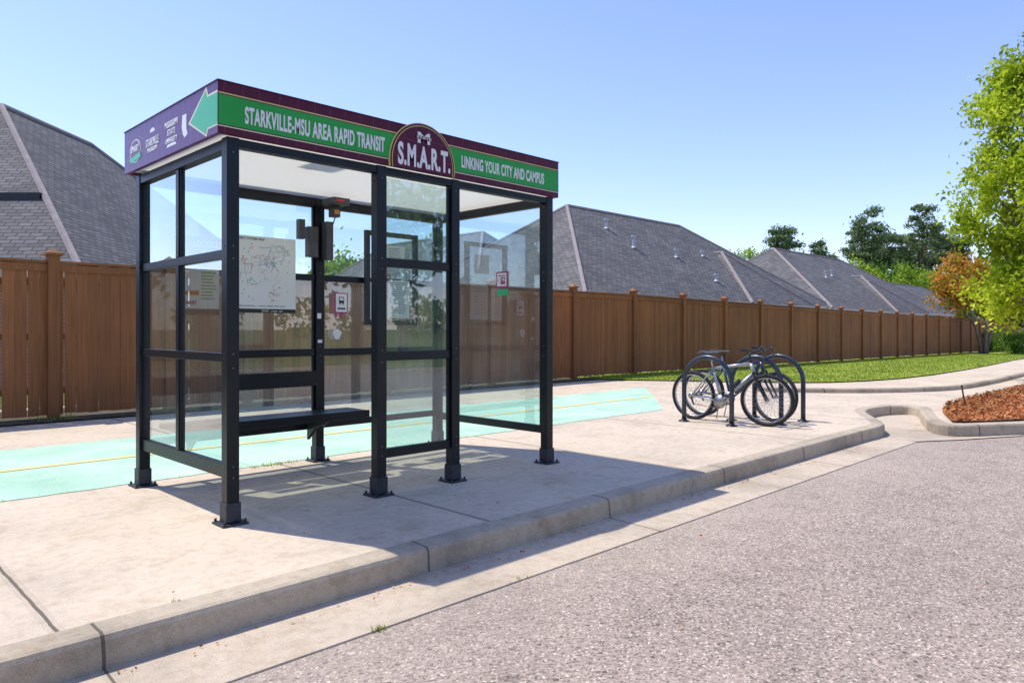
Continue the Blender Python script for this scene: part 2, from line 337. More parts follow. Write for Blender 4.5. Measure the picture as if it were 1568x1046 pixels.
# ------------------------------------------------------------ ground & roads
g=MB(); g.add([(-1500,-1500,-.56),(1500,-1500,-.56),(1500,1500,-.56),(-1500,1500,-.56)],[(0,1,2,3)]); g.obj('ground',M['ground'])
corner=smoothline([(9.3,3.28),(10.1,3.26),(10.45,3.38),(11.4,3.92),(11.9,4.12),(12.6,4.10),(13.0,3.85),(12.8,3.62),(12.1,3.40),(11.2,3.08),(10.75,2.85),(10.72,2.6),(11.2,2.3),(12.2,1.65),(14,.8),(17,.2),(22,-.1)],2)
straight=[(-60+i*3,3.28) for i in range(0,23)]+[(7.5,3.28)]
front=straight+corner+[(59.75,-.4),(150,-.4)]
sheet('road',[(-200,-9),(200,-9),(200,5.2),(-200,5.2)],-.155,M['asphalt'])
inner=offs(front,-.08)
sheet('sidewalk',inner+[(150,70),(-60,70)],0,M['sidewalk'])
sweep('kerb',front,[(-.17,-.02),(-.166,.004),(-.16,.007),(-.035,.005),(-.012,-.002),(0,-.022),(.012,-.20)],M['kerb'])
sweep('gutter',straight+[(9.3,3.28),(9.95,3.28)],[(.004,-.135),(.44,-.147),(.445,-.17)],M['gutter'])
sheet('gutter_inlet',[(9.96,3.33),(9.96,2.84),(10.5,2.5),(11.5,2.0),(11.7,3.0),(13.2,3.3),(13.6,3.8),(13.2,4.3),(12,4.4),(10.4,3.6)],-.1435,M['gutter'])
sheet('opposite_verge',[(-200,-60),(200,-60),(200,-9.2),(-200,-9.2)],-.02,M['ground'])
mb=MB(); mb.box(-200,200,-9.35,-9.0,-.4,0); mb.obj('opposite_kerb',M['kerb'])
def jag(x0,x1,y,step=.12,amp=.012):
    out=[];x=x0
    while x<x1: out.append((x,y+random.uniform(-amp,amp))); x+=step
    return out
sheet('bike_path',[(-60,6.36)]+jag(-6,9.5,6.33,.15,.014)+[(9.6,6.30),(10.4,6.9),(12.9,8.9),(13,9.0),(-60,9.05)],.004,M['green'])
sheet('bike_path_line',[(-60,7.62),(11.2,7.62),(11.3,7.72),(-60,7.72)],.008,M['line'])
GR=smoothline([(14.2,10.9),(15.1,9.5),(16.2,7.6),(17.6,6.55),(21,6.05),(28.9,6.4),(43,7.6),(80,9.5)],1)
sheet('grass_verge',GR+[(80,14.5),(14.2,14.5)],.03,M['grass'])
sheet('soil_edging',[(-60,11.25),(14.2,11.15),(14.2,13),(-60,13)],.02,M['soil'])
sheet('back_lawn',[(-60,13.2),(150,14.6),(150,69),(-60,69)],.012,M['ground'])
pl=smoothline([(13.7,6.9),(14.2,5.95),(15.2,4.9),(16.7,4.15),(19,4.05),(23.6,4.2),(35,4.9),(60,7)],2)
sweep('path_kerb',pl,[(-.14,.0),(-.13,.09),(-.02,.09),(0,.07),(.01,-.02)],M['kerb'])
ML=smoothline([(11.02,2.72),(12.35,3.2),(13.9,3.45),(17,3.4),(26,3.4),(34,3.0),(34,.4),(22,.2),(17,.45),(14,1.08),(12.2,1.95),(11.2,2.48),(11.02,2.72)],1)[:-1]
sheet('mulch_bed',ML,.025,M['mulch'])
def inpoly(x,y,P):
    c=False;j=len(P)-1
    for i in range(len(P)):
        if (P[i][1]>y)!=(P[j][1]>y) and x<(P[j][0]-P[i][0])*(y-P[i][1])/(P[j][1]-P[i][1])+P[i][0]: c=not c
        j=i
    return c
def scatter_quads(name,C,size,mat,flat=0,aspect=.55,parent=None):
    C=np.asarray(C,dtype=float); n=len(C)
    a=rng.normal(size=(n,3)); 
    if flat: a[:,2]*=flat
    a/=np.linalg.norm(a,axis=1)[:,None]
    b=rng.normal(size=(n,3))
    if flat: b[:,2]*=flat
    b-=a*(a*b).sum(1)[:,None]; b/=np.linalg.norm(b,axis=1)[:,None]
    s=(size*rng.uniform(.6,1.4,n))[:,None]
    V=np.stack([C+a*s,C+b*s*aspect,C-a*s,C-b*s*aspect],1).reshape(-1,3)
    me=bpy.data.meshes.new(name); me.vertices.add(4*n); me.vertices.foreach_set('co',V.ravel())
    me.loops.add(4*n); me.loops.foreach_set('vertex_index',np.arange(4*n,dtype=np.int32))
    me.polygons.add(n); me.polygons.foreach_set('loop_start',np.arange(0,4*n,4,dtype=np.int32)); me.polygons.foreach_set('loop_total',np.full(n,4,dtype=np.int32))
    me.update(calc_edges=True); me.validate(); me.materials.append(mat)
    o=bpy.data.objects.new(name,me); S.collection.objects.link(o)
    if parent: setpar(o,parent)
    return o
pts=[]
while len(pts)<14000:
    x=11+9*random.random()**1.3; y=random.uniform(.3,3.5)
    if inpoly(x,y,ML): pts.append((x,y,.03+random.random()*.045+gz(x)))
scatter_quads('mulch_chips',pts,.032,M['chips'],.45,.3)
def blades(name,P,h,mat,w=.006):
    n=len(P); P=np.array(P); ang=rng.uniform(0,2*np.pi,n); hh=h*rng.uniform(.5,1.5,n); w_=w*rng.uniform(.7,1.5,n)
    d=np.stack([np.cos(ang),np.sin(ang),np.zeros(n)],1)*w_[:,None]
    t=P+np.stack([rng.normal(0,.35,n)*hh,rng.normal(0,.35,n)*hh,hh],1)
    V=np.stack([P-d,P+d,t],1).reshape(-1,3)
    me=bpy.data.meshes.new(name); me.from_pydata(V.tolist(),[],[(3*i,3*i+1,3*i+2) for i in range(n)]); me.materials.append(mat)
    o=bpy.data.objects.new(name,me); S.collection.objects.link(o); return o
GP=GR+[(80,12),(14.2,11.9)]
pts=[]
while len(pts)<26000:
    x=13+38*random.random()**1.5; y=random.uniform(6,12.3)
    if inpoly(x,y,GP): pts.append((x,y,.03+gz(x)))
blades('grass_blades',pts,.035,M['blade'],.012)
pts=[]
for i in range(2200):
    x=random.uniform(-3,14.5); y=11.35+random.random()**1.5*.3
    if math.sin(x*3.1)+math.sin(x*7.7)>.2: pts.append((x,y,.02))
blades('weeds_by_fence',pts,.05,M['blade'],.006)
pts=[]
for (cx,cy,cz,n,s) in [(1.96,2.84,-.15,40,.02),(1.27,3.44,0,9,.012),(3.2,6.3,0,120,.12),(3.3,4.75,0,20,.04),(4.29,3.3,-.14,10,.02),(2.9,2.85,-.15,8,.03),(9.7,3.2,-.14,12,.05)]:
    for i in range(n): pts.append((cx+random.gauss(0,s),cy+random.gauss(0,s*.4),cz))
for i in range(200):
    x=random.uniform(-2,12); pts.append((x+random.gauss(0,.02),6.34+random.gauss(0,.012),0))
blades('weeds_in_cracks',pts,.022,M['blade'],.003)
pts=[(random.uniform(0,9),3.22-abs(random.gauss(0,.06)),-.128) for _ in range(200)]+[(random.uniform(-1,10),random.uniform(3.4,9),.012) for _ in range(90)]+[(random.uniform(0,12),random.uniform(-1,2.8),-.148) for _ in range(90)]
scatter_quads('leaf_litter',pts,.009,M['chips'],.3,.5)
# ------------------------------------------------------------ fence
def fy(x): return 11.7 if x<14 else 11.7+.022*(x-14)
fb=MB(); x=-10.0
while x<72:
    w=random.uniform(.136,.142); y=fy(x); zt=2.16+gz(x)+random.uniform(-.004,.004); z0=.05+gz(x)+random.uniform(0,.02)
    yo=random.uniform(-.004,.004)
    fb.box(x,x+w,y+yo,y+.018+yo,z0,zt); x+=w+random.choice([.003,.004,.005,.006,.014])
posts=[13.85-2.8*i for i in range(9)]+[13.85+2.6*i for i in range(1,22)]; posts.sort()
for a,b in zip(posts[:-1],posts[1:]):
    for (z0,z1,dy0,dy1) in ((2.165,2.20,-.05,.07),(2.05,2.15,-.030,-.005),(.35,.44,.023,.06),(1.1,1.19,.023,.06),(1.85,1.94,.023,.06)):
        ya,yb=fy(a),fy(b); za,zb=gz(a),gz(b); a2,b2=a+.071,b-.071
        fb.add([(a2,ya+dy0,z0+za),(b2,yb+dy0,z0+zb),(b2,yb+dy1,z0+zb),(a2,ya+dy1,z0+za),(a2,ya+dy0,z1+za),(b2,yb+dy0,z1+zb),(b2,yb+dy1,z1+zb),(a2,ya+dy1,z1+za)],
              [(0,3,2,1),(4,5,6,7),(0,1,5,4),(1,2,6,5),(2,3,7,6),(3,0,4,7)])
for p in posts:
    y=fy(p); z=gz(p); fb.box(p-.07,p+.07,y-.075,y+.075,0+z,2.27+z); fb.box(p-.105,p+.105,y-.11,y+.11,2.271+z,2.305+z)
    fb.add([(p-.08,y-.085,2.306+z),(p+.08,y-.085,2.306+z),(p+.08,y+.085,2.306+z),(p-.08,y+.085,2.306+z),(p,y,2.375+z)],[(0,1,4),(1,2,4),(2,3,4),(3,0,4),(0,3,2,1)])
fb.obj('wooden_fence',M['fence'])
# ------------------------------------------------------------ houses
def hip_roof(mb,cap,x0,x1,y0,y1,ze,zr,axis='x',e0=None,e1=None):
    if axis=='x':
        ym=(y0+y1)/2; A=(e0,ym,zr);B=(e1,ym,zr)
        fs=[((x0,y0),(x1,y0),B,A),((x1,y1),(x0,y1),A,B),((x0,y1),(x0,y0),A),((x1,y0),(x1,y1),B)]
        hips=[((x0,y0,ze),A),((x0,y1,ze),A),((x1,y0,ze),B),((x1,y1,ze),B),(A,B)]
    else:
        xm=(x0+x1)/2; A=(xm,e0,zr);B=(xm,e1,zr)
        fs=[((x0,y0),(x1,y0),A),((x1,y0),(x1,y1),B,A),((x1,y1),(x0,y1),B),((x0,y1),(x0,y0),A,B)]
        hips=[((x0,y0,ze),A),((x1,y0,ze),A),((x0,y1,ze),B),((x1,y1,ze),B),(A,B)]
    for f in fs:
        vs=[(p[0],p[1],ze) if len(p)==2 else p for p in f]; mb.add(vs,[tuple(range(len(vs)))])
    for a,b in hips: cap.tube(a,b,.08,n=6)
def walls(mb,wn,tr,x0,x1,y0,y1,z0,z1,win=True):
    i=.45; mb.box(x0+i,x1-i,y0+i,y1-i,z0,z1-.02)
    tr.box(x0,x1,y0-.02,y1+.02,z1-.18,z1-.005)
    k=int((x1-x0-1.5)//3)
    for j in range(max(k,1)):
        cx=x0+1.5+(j+.5)*(x1-x0-3)/max(k,1)
        wn.box(cx-.45,cx+.45,y0+i-.03,y0+i+.02,z0+.9,z0+2.2)
        for (a,b,c,d) in ((-.53,-.45,.82,2.28),(.45,.53,.82,2.28)): tr.box(cx+a,cx+b,y0+i-.05,y0+i+.02,z0+c,z0+d)
        tr.box(cx-.45,cx+.45,y0+i-.05,y0+i+.02,z0+2.2,z0+2.28); tr.box(cx-.45,cx+.45,y0+i-.05,y0+i+.02,z0+.82,z0+.9)
def house(parts,vents=(),loc=(0,0,0),rot=0,z0=-.3,extra=None):
    e=empty('brick_house'); mr,mc,mw,wn,tr,vt=MB(),MB(),MB(),MB(),MB(),MB()
    for (x0,x1,y0,y1,ze,zr,ax,e0,e1) in parts:
        hip_roof(mr,mc,x0,x1,y0,y1,ze,zr,ax,e0,e1); walls(mw,wn,tr,x0,x1,y0,y1,z0,ze)
    for (x,y,z,h) in vents:
        vt.tube((x,y,z-.4),(x,y,z+h),.065,n=10); vt.tube((x,y,z+h),(x,y,z+h+.1),.11,n=10); vt.tube((x,y,z-.02),(x,y,z+.05),.14,.07,n=10)
    mr.obj('roof',M['shingle'],e);mc.obj('ridge_caps',M['ridge'],e);mw.obj('walls',M['brick'],e);wn.obj('windows',M['window'],e);tr.obj('fascia_and_trim',M['trim'],e)
    if vents: vt.obj('roof_vents',M['vent'],e)
    if extra: extra(e)
    e.location=loc; e.rotation_euler=(0,0,rot)
    return e
house([(19.6,41.1,16,28,2.5,6.95,'x',25.6,35.1),(31.6,38.6,15.9,26,2.45,5.3,'y',19.4,24),(19.9,28.1,22,38,2.45,5.95,'y',26,34)],
      vents=[(26.6,20.5,5.85,.35),(26.9,19.2,4.9,.45),(29.9,18.9,4.65,.3),(33,19.3,4.95,.2),(30.8,17.3,3.5,.25)])
house([(40.4,64.2,15.7,28.3,2.4,6.6,'x',46.7,57.9),(50.7,57.3,15.6,26,2.35,5.0,'y',19,24)],vents=[(49.5,19.3,4.8,.3),(47.8,19,4.6,.35),(54,18.5,4.3,.3)],z0=-.4)
house([(66,88,17,29,2.0,5.5,'x',72,82),(72,78.6,16.9,27,1.95,4.2,'y',20,24)],z0=-.5)
house([(92,112,18,30,1.8,4.6,'x',97,107)],z0=-.5)
def exA(e):
    mb=MB(); a=3.4; d=20.4-a; zz=7.5-a*.925
    mb.box(d-.12,d+.02,14.3-a+.05,14.3+a+.4,zz-.10,zz+.06)
    mb.obj('fascia',M['dark'],e)
house([(15.0,30.1,8.9,19.7,2.5,7.5,'x',20.4,24.7)],loc=(0,0,0),rot=math.radians(45),z0=0,extra=exA)
# ------------------------------------------------------------ trees
def tree(name,base,specs,leafmat,leaf,nclump,perclump,crad,trunk_r,trunk_top,stems=1,lean=(0,0),flat=1.0,spread=.55):
    e=empty(name,base); bx,by,bz=base
    C=[]
    tot=sum(s[3]*s[4]*s[5] for s in specs)
    for s in specs:
        k=max(3,int(nclump*s[3]*s[4]*s[5]/tot))
        for _ in range(k):
            u=rng.normal(size=3); u/=np.linalg.norm(u); r=rng.uniform(.25,1)**.45
            C.append((bx+s[0]+u[0]*r*s[3],by+s[1]+u[1]*r*s[4],bz+s[2]+u[2]*r*s[5]))
    C=np.array(C)
    tb=MB(); tops=[]
    for i in range(stems):
        a=2*math.pi*i/stems; o=.0 if stems==1 else trunk_r*1.5
        p0=(bx+math.cos(a)*o,by+math.sin(a)*o,bz-.1)
        sx=lean[0]+(0 if stems==1 else math.cos(a)*spread); sy=lean[1]+(0 if stems==1 else math.sin(a)*spread)
        pp=[];rr=[]
        for t in np.linspace(0,1,8):
            pp.append((p0[0]+sx*t**1.3+math.sin(t*7+i)*trunk_r*.5,p0[1]+sy*t**1.3+math.cos(t*6+i)*trunk_r*.4,p0[2]+t*trunk_top)); rr.append(trunk_r*(1-.75*t)+(trunk_r*.35 if t==0 else 0))
        tb.path(pp,rr,8); tops.append(pp)
    idx=rng.choice(len(C),min(len(C),max(12,len(C)//2)),replace=False)
    for i in idx:
        c=C[i]; st=tops[int(rng.integers(len(tops)))]
        zc=(c[2]-bz)/trunk_top; k=min(7,max(2,int(7*min(.98,zc*.75)))); s=st[k]
        mid=((s[0]*.5+c[0]*.5),(s[1]*.5+c[1]*.5),s[2]*.4+c[2]*.6-.05*abs(c[0]-s[0]))
        r=trunk_r*(.4-.035*k); tb.path([s,mid,tuple(c)],[r,r*.55,r*.15],5)
    tb.obj('trunk_and_limbs',M['bark'],e,smooth=True)
    n=len(C)*perclump
    rad=crad*rng.uniform(.5,1.35,len(C))
    P=np.repeat(C,perclump,0)+rng.normal(size=(n,3))*np.repeat(rad,perclump)[:,None]*np.array([.6,.6,.6*flat])
    scatter_quads('leaves',P,leaf,leafmat,0,.55,e)
    return e
def at(px,d,z=0):
    r=d*(px-784)/1115; return ((d+r)/R2,(d-r)/R2,z)
tree('street_tree',at(1586,18,-.0),[(0,0,2.3,1.4,1.4,1.1),(0,0,4.4,1.75,1.75,1.6),(0,0,6.4,1.3,1.3,1.5),(0,0,7.8,.7,.7,.8)],M['leaf_yg'],.062,260,150,.32,.11,7.4)
tree('crape_myrtle_tree',at(1506,45,-.25),[(-.9,.9,4.6,1.5,1.5,1.5),(.3,-.3,3.9,1.4,1.4,1.2),(-1.5,1.5,3.4,1.0,1.0,.8)],M['leaf_or'],.10,110,70,.42,.09,4.2,stems=5,spread=1.3)
for px,d,h,w in [(1325,112,20.4,2.9),(1350,118,17.2,2.3),(1408,112,20.8,3.6),(1438,116,18.2,2.7),(1470,118,18.6,2.6),(1380,125,17.5,2.4),(1193,105,16.6,2.7),(1256,110,15,2.0)]:
    sp=[]
    for k in range(7):
        f=.56+.40*k/6; ww=w*(.55 if k==0 else (.95 if k<5 else .62))*rng.uniform(.7,1.15)
        sp.append((rng.uniform(-.5,.5)*w*.7,rng.uniform(-.5,.5)*w*.7,h*f,ww,ww,h*.032))
    tree('pine_tree',at(px,d,-.5),sp,M['leaf_pine'],.20,90,85,.7,.26,h*.95,flat=.5)
for px,d,h,w,mt in [(1112,95,12.0,2.6,'leaf_lg'),(1150,100,13.4,3.0,'leaf_lg'),(1215,100,12.5,2.6,'leaf_g'),(1278,85,9.8,2.4,'leaf_lg'),(1308,82,9.8,3.0,'leaf_lg'),(1375,88,10.0,3.2,'leaf_g'),(1405,84,9.2,3.2,'leaf_lg'),(1438,90,9.4,3.0,'leaf_lg'),
                 (1345,90,9.6,3,'leaf_g'),(522,52,7.2,2.2,'leaf_lg'),(655,56,9.2,2.2,'leaf_lg'),(590,60,8.2,2.4,'leaf_g'),(1545,62,8,3.5,'leaf_g'),(1590,60,9,3.5,'leaf_lg'),(1480,85,9,3.0,'leaf_lg')]:
    tree('deciduous_tree',at(px,d,-.5),[(0,0,h*.68,w,w,h*.26),(w*.5,-w*.5,h*.5,w*.8,w*.8,h*.2),(-w*.5,w*.5,h*.5,w*.8,w*.8,h*.2)],M[mt],.18,90,85,.8,.2,h*.7)
for px,d,h in [(1530,50,1.5),(1556,46,1.4),(1578,44,1.8),(1512,52,1.0)]:
    tree('shrub',at(px,d,-.3),[(0,0,h*.5,h*.8,h*.8,h*.5)],M['leaf_g'],.06,30,80,.22,.04,h*.5)
C=[]
for i in range(150):
    a=random.uniform(0,2*math.pi); d=random.uniform(130,170); h=random.uniform(6,9.5)
    cx,cy=math.cos(a)*d,math.sin(a)*d
    u=rng.normal(size=(240,3)); u/=np.linalg.norm(u,axis=1)[:,None]; u*=rng.uniform(.3,1,(240,1))**.4
    C.append(np.array([cx,cy,h*.5])+u*np.array([5.5,5.5,h*.52]))
scatter_quads('distant_trees',np.concatenate(C),.65,M['leaf_g'],0,.6)
for x,y,h in [(-14,-16,9),(-3,-18,10),(8,-17,8),(20,-18,9),(-24,2,8),(-20,12,9),(32,-16,9)]:
    tree('roadside_tree',(x,y,0),[(0,0,h*.65,3,3,h*.3)],M['leaf_g'],.24,40,50,.8,.2,h*.7)
# ------------------------------------------------------------ bus shelter
SH=empty('bus_shelter',(3.54,5.4,0))
X0,X1,XM2,XM3=2.03,5.05,3.17,3.90; YF,YB=4.59,6.20; XB=3.59
p=.041
fr=MB(); sh=MB()
allposts=[(X0,YF),(XM2,YF),(XM3,YF),(X1,YF),(X0,YB),(XB,YB),(X1,YB)]
for x,y in allposts:
    fr.box(x-p,x+p,y-p,y+p,.10,2.475)
    sh.box(x-p-.008,x+p+.008,y-p-.008,y+p+.008,.02,.14); sh.box(x-.085,x+.085,y-.085,y+.085,0.0,.014)
    for a in (-.068,.068):
        for b in (-.068,.068): sh.tube((x+a,y+b,.014),(x+a,y+b,.035),.009,n=6)
def railx(xa,xb,y,z,h=.022,t=.022): fr.box(xa+p+.001,xb-p-.001,y-t,y+t,z-h,z+h)
def raily(ya,yb,x,z,h=.022,t=.022): fr.box(x-t,x+t,ya+p+.001,yb-p-.001,z-h,z+h)
for a,b in ((X0,XM2),(XM2,XM3),(XM3,X1)): railx(a,b,YF,2.445,.027,.035)
for a,b in ((X0,XB),(XB,X1)): railx(a,b,YB,2.435,.035,.035)
for x in (X0,X1): raily(YF,YB,x,2.435,.035,.035)
ym=(YF+YB)/2+.03
for z,h in ((.335,.045),(1.065,.03),(1.735,.03)): raily(YF,YB,X0,z,h)
for za,zb in ((.381,1.034),(1.096,1.704),(1.766,2.399)): fr.box(X0-.024,X0+.024,ym-.028,ym+.028,za,zb)
for z,h in ((.31,.035),(1.045,.035),(1.755,.035)): railx(XM2,XM3,YF,z,h)
for a,b in ((X0,XB),(XB,X1)):
    for z,h in ((.34,.03),(1.03,.035),(1.735,.03)): railx(a,b,YB,z,h)
raily(YF,YB,X1,.31,.035)
fr.box(X1-.024,X1+.024,YF+p+.002,YF+p+.03,.346,2.399)
def stopx(xa,xb,y,za,zb,w=.022):
    xa+=p;xb-=p; fr.box(xa+.0005,xa+w,y-.015,y+.015,za,zb); fr.box(xb-w,xb-.0005,y-.015,y+.015,za,zb)
for za,zb in ((.346,1.009),(1.081,1.719),(1.791,2.399)): stopx(XM2,XM3,YF,za,zb)
for za,zb in ((.371,.994),(1.066,1.704),(1.766,2.399)):
    stopx(X0,XB,YB,za,zb); stopx(XB,X1,YB,za,zb)
def stopy(ya,yb,x,za,zb,w=.02):
    fr.box(x-.015,x+.015,ya+.0005,ya+w,za,zb); fr.box(x-.015,x+.015,yb-w,yb-.0005,za,zb)
for za,zb in ((.381,1.034),(1.096,1.704),(1.766,2.399)):
    stopy(YF+p,ym-.028,X0,za,zb); stopy(ym+.028,YB-p,X0,za,zb)
fr.obj('frame',M['frame'],SH,bevel=.003); sh.obj('base_shoes',M['shoe'],SH,bevel=.002)
rv=MB()
for x,y in allposts:
    for z in (.3,.37,1.0,1.09,1.7,1.78,2.38):
        rv.tube((x-p-.003,y,z),(x-p+.001,y,z),.005,n=6); rv.tube((x,y-p-.003,z),(x,y-p+.001,z),.005,n=6)
rv.obj('rivets',M['screw'],SH)
gl=MB()
def quadx(xa,xb,y,za,zb): gl.add([(xa,y,za),(xb,y,za),(xb,y,zb),(xa,y,zb)],[(0,1,2,3)])
def quady(ya,yb,x,za,zb): gl.add([(x,ya,za),(x,yb,za),(x,yb,zb),(x,ya,zb)],[(0,1,2,3)])
for za,zb in ((.346,1.009),(1.081,1.719),(1.791,2.399)): quadx(XM2+p+.003,XM3-p-.003,YF,za,zb)
for za,zb in ((.371,.994),(1.066,1.704),(1.766,2.399)):
    quadx(X0+p+.003,XB-p-.003,YB,za,zb); quadx(XB+p+.003,X1-p-.003,YB,za,zb)
for za,zb in ((.381,1.034),(1.096,1.704),(1.766,2.399)):
    quady(YF+p+.003,ym-.03,X0,za,zb); quady(ym+.03,YB-p-.003,X0,za,zb)
quady(YF+p+.004,YB-p-.003,X1,.346,2.399)
gl.obj('glass_panes',M['glass'],SH)
rx0,rx1,ry0,ry1,rz0,rz1=1.92,5.135,4.52,6.28,2.479,2.806
t=.03
rb=MB(); rb.box(rx0+.001,rx1-.001,ry0,ry0+t,rz0,rz1); rb.box(rx0+.001,rx1-.001,ry1-t,ry1,rz0,rz1); rb.box(rx1-t,rx1,ry0+t,ry1-t,rz0,rz1)
rb.obj('roof_fascia',M['maroon'],SH)
rb=MB(); rb.box(rx0,rx0+t,ry0+t,ry1-t,rz0,rz1); rb.box(rx0-.0015,rx0,ry0+.001,ry1,rz0+.001,rz1-.001); rb.obj('roof_fascia_side',M['maroon_sheen'],SH)
rb=MB(); rb.box(rx0+t+.002,rx1-t-.002,ry0+t+.002,ry1-t-.002,2.50,2.506); rb.obj('roof_panel',M['roofpanel'],SH)
rb=MB()
rb.box(rx0-.006,rx1+.006,ry0-.006,ry0+.02,rz1+.0005,rz1+.008);rb.box(rx0-.006,rx1+.006,ry1-.02,ry1+.006,rz1+.0005,rz1+.008)
rb.box(rx0-.006,rx0+.02,ry0+.021,ry1-.021,rz1+.0005,rz1+.008);rb.box(rx1-.02,rx1+.006,ry0+.021,ry1-.021,rz1+.0005,rz1+.008)
rb.obj('roof_trim',M['maroon'],SH)
H=rz1-rz0
def band(za,zb,mat,name,proud,xa=rx0+.002,xb=rx1-.002):
    b=MB(); b.box(xa,xb,ry0-proud,ry0-.0001,za,zb); b.obj(name,mat,SH)
band(rz0+.135*H,rz0+.79*H,M['cream'],'banner_lines',.0015)
band(rz0+.155*H,rz0+.765*H,M['maroon'],'banner_gap',.0022)
band(rz0+.175*H,rz0+.745*H,M['bgreen'],'green_band',.003)
band(rz0+.765*H,rz0+.79*H,M['gold'],'gold_line',.0024)
def disc(cx,cz,r,zmin,n=64):
    pts=[]; a0=math.asin(max(-1,(zmin-cz)/r))
    for i in range(n+1):
        a=a0+(math.pi-2*a0)*i/n; pts.append((cx+r*math.cos(a),cz+r*math.sin(a)))
    return pts
cx,cz=3.53,2.530
for r,m,nm,pr in ((.322,'gold','medallion_gold_ring',.012),(.314,'maroon','medallion_edge',.014),(.300,'gold','medallion_inner_ring',.0155),(.294,'maroon','medallion_face',.017)):
    b=MB(); b.prism(disc(cx,cz,r,rz0-.004),lambda a,c,dd,pr=pr:(a,ry0-pr+dd*(pr+.001),c),1.0); b.obj(nm,M[m],SH)
def text(body,w,h,loc,face,mat,name,off=.0,parent=SH):
    c=bpy.data.curves.new(name,'FONT'); c.body=body; c.size=1; c.extrude=.004; c.offset=off; c.align_x='CENTER'; c.align_y='CENTER'; c.space_character=1.08
    o=bpy.data.objects.new(name,c); S.collection.objects.link(o); c.materials.append(mat)
    bpy.context.view_layer.update(); d=o.dimensions.copy()
    bb=[Vector(q) for q in o.bound_box]; cxx=(bb[0].x+bb[6].x)/2; cyy=(bb[0].y+bb[6].y)/2
    sx,sy=w/max(d.x,1e-4),h/max(d.y,1e-4)
    rot={'-y':(math.pi/2,0,0),'-x':(math.pi/2,0,-math.pi/2)}[face]
    R=Euler(rot).to_matrix(); o.rotation_euler=rot; o.scale=(sx,sy,.3)
    o.location=Vector(loc)-R@Vector((cxx*sx,cyy*sy,0))
    if parent: setpar(o,parent)
    return o
yb=ry0-.0045
text('STARKVILLE-MSU AREA RAPID TRANSIT',1.08,.112,(2.632,yb,2.622),'-y',M['white'],'lettering',.030)
text('LINKING YOUR CITY AND CAMPUS',1.0,.100,(4.43,yb,2.624),'-y',M['white'],'lettering',.030)
text('S.M.A.R.T.',.515,.175,(3.54,ry0-.019,2.585),'-y',M['white'],'lettering',.035)
text('M',.12,.085,(3.53,ry0-.019,2.735),'-y',M['white'],'logo_letter',.03)
b=MB(); b.box(3.45,3.61,ry0-.0215,ry0-.018,2.722,2.748); b.obj('logo_bar',M['maroon'],SH); text('STATE',.14,.018,(3.53,ry0-.0225,2.735),'-y',M['white'],'logo_text',.02)
def side(pts,pr,mat,name):
    b=MB(); b.prism(pts,lambda a,c,dd,pr=pr:(rx0-pr+dd*(pr-.0016),a,c),1.0); b.obj(name,M[mat],SH)
side([(4.985,2.622),(4.69,2.803),(4.665,2.745),(4.522,2.745),(4.522,2.525),(4.665,2.525),(4.69,2.482)],.003,'cream','arrow_outline')
side([(4.95,2.622),(4.70,2.782),(4.68,2.732),(4.523,2.732),(4.523,2.538),(4.68,2.538),(4.70,2.50)],.0045,'agreen','arrow')
side([(5.09,2.70),(5.02,2.70),(5.02,2.60),(5.0,2.56),(5.05,2.545),(5.08,2.57),(5.10,2.62)],.003,'white','state_map_shape')
xf=rx0-.003
text('MISSISSIPPI\nSTATE',.24,.10,(xf,5.29,2.66),'-x',M['white'],'side_lettering',.02)
text('UNIVERSITY',.22,.035,(xf,5.29,2.575),'-x',M['white'],'side_lettering',.02)
side([(5.36,2.55),(5.22,2.55),(5.2,2.53),(5.38,2.53)],.003,'white','side_rule')
text('STARKVILLE',.26,.06,(xf,5.66,2.63),'-x',M['white'],'side_lettering',.02)
text('MISSISSIPPI',.2,.03,(xf,5.66,2.575),'-x',M['white'],'side_lettering',.02)
side([(5.66+.05*math.cos(t),2.70+.03*math.sin(t)) for t in np.linspace(0,math.pi,12)],.003,'white','side_dome')
side([(6.03+.12*math.cos(t),2.62+.09*math.sin(t)) for t in np.linspace(0,2*math.pi,28)[:-1]],.003,'cream','side_badge_rim')
side([(6.03+.11*math.cos(t),2.62+.082*math.sin(t)) for t in np.linspace(0,2*math.pi,28)[:-1]],.0038,'maroon_sheen','side_badge')
text('SMART',.18,.05,(rx0-.005,6.03,2.64),'-x',M['white'],'side_lettering',.03)
side([(6.17,2.57),(5.92,2.60),(5.9,2.56),(6.1,2.535)],.005,'agreen','side_swoosh')
be=MB()
be.box(2.12,3.86,5.74,6.11,.455,.495); be.box(2.12,3.86,5.735,5.739,.43,.50)
be.box(2.08,3.54,6.10,6.135,.72,.86)
for x in (2.35,3.45):
    be.prism([(6.155,.43),(5.80,.43),(5.86,.38),(6.0,.35),(6.155,.22)],lambda a,c,dd,x=x:(x+dd*.03,a,c),1.0)
be.obj('bench',M['frame'],SH,bevel=.004)
po=MB(); yq=YB-.045
po.box(2.70,3.33,yq-.008,yq,1.43,2.07); po.obj('map_poster',M['paper'],SH)
po=MB(); po.box(2.70,3.33,yq-.009,yq-.0002,1.395,1.429); po.obj('map_poster_footer',M['dark'],SH)
rt={k:MB() for k in ('red','blue','orange','agreen','greyink')}
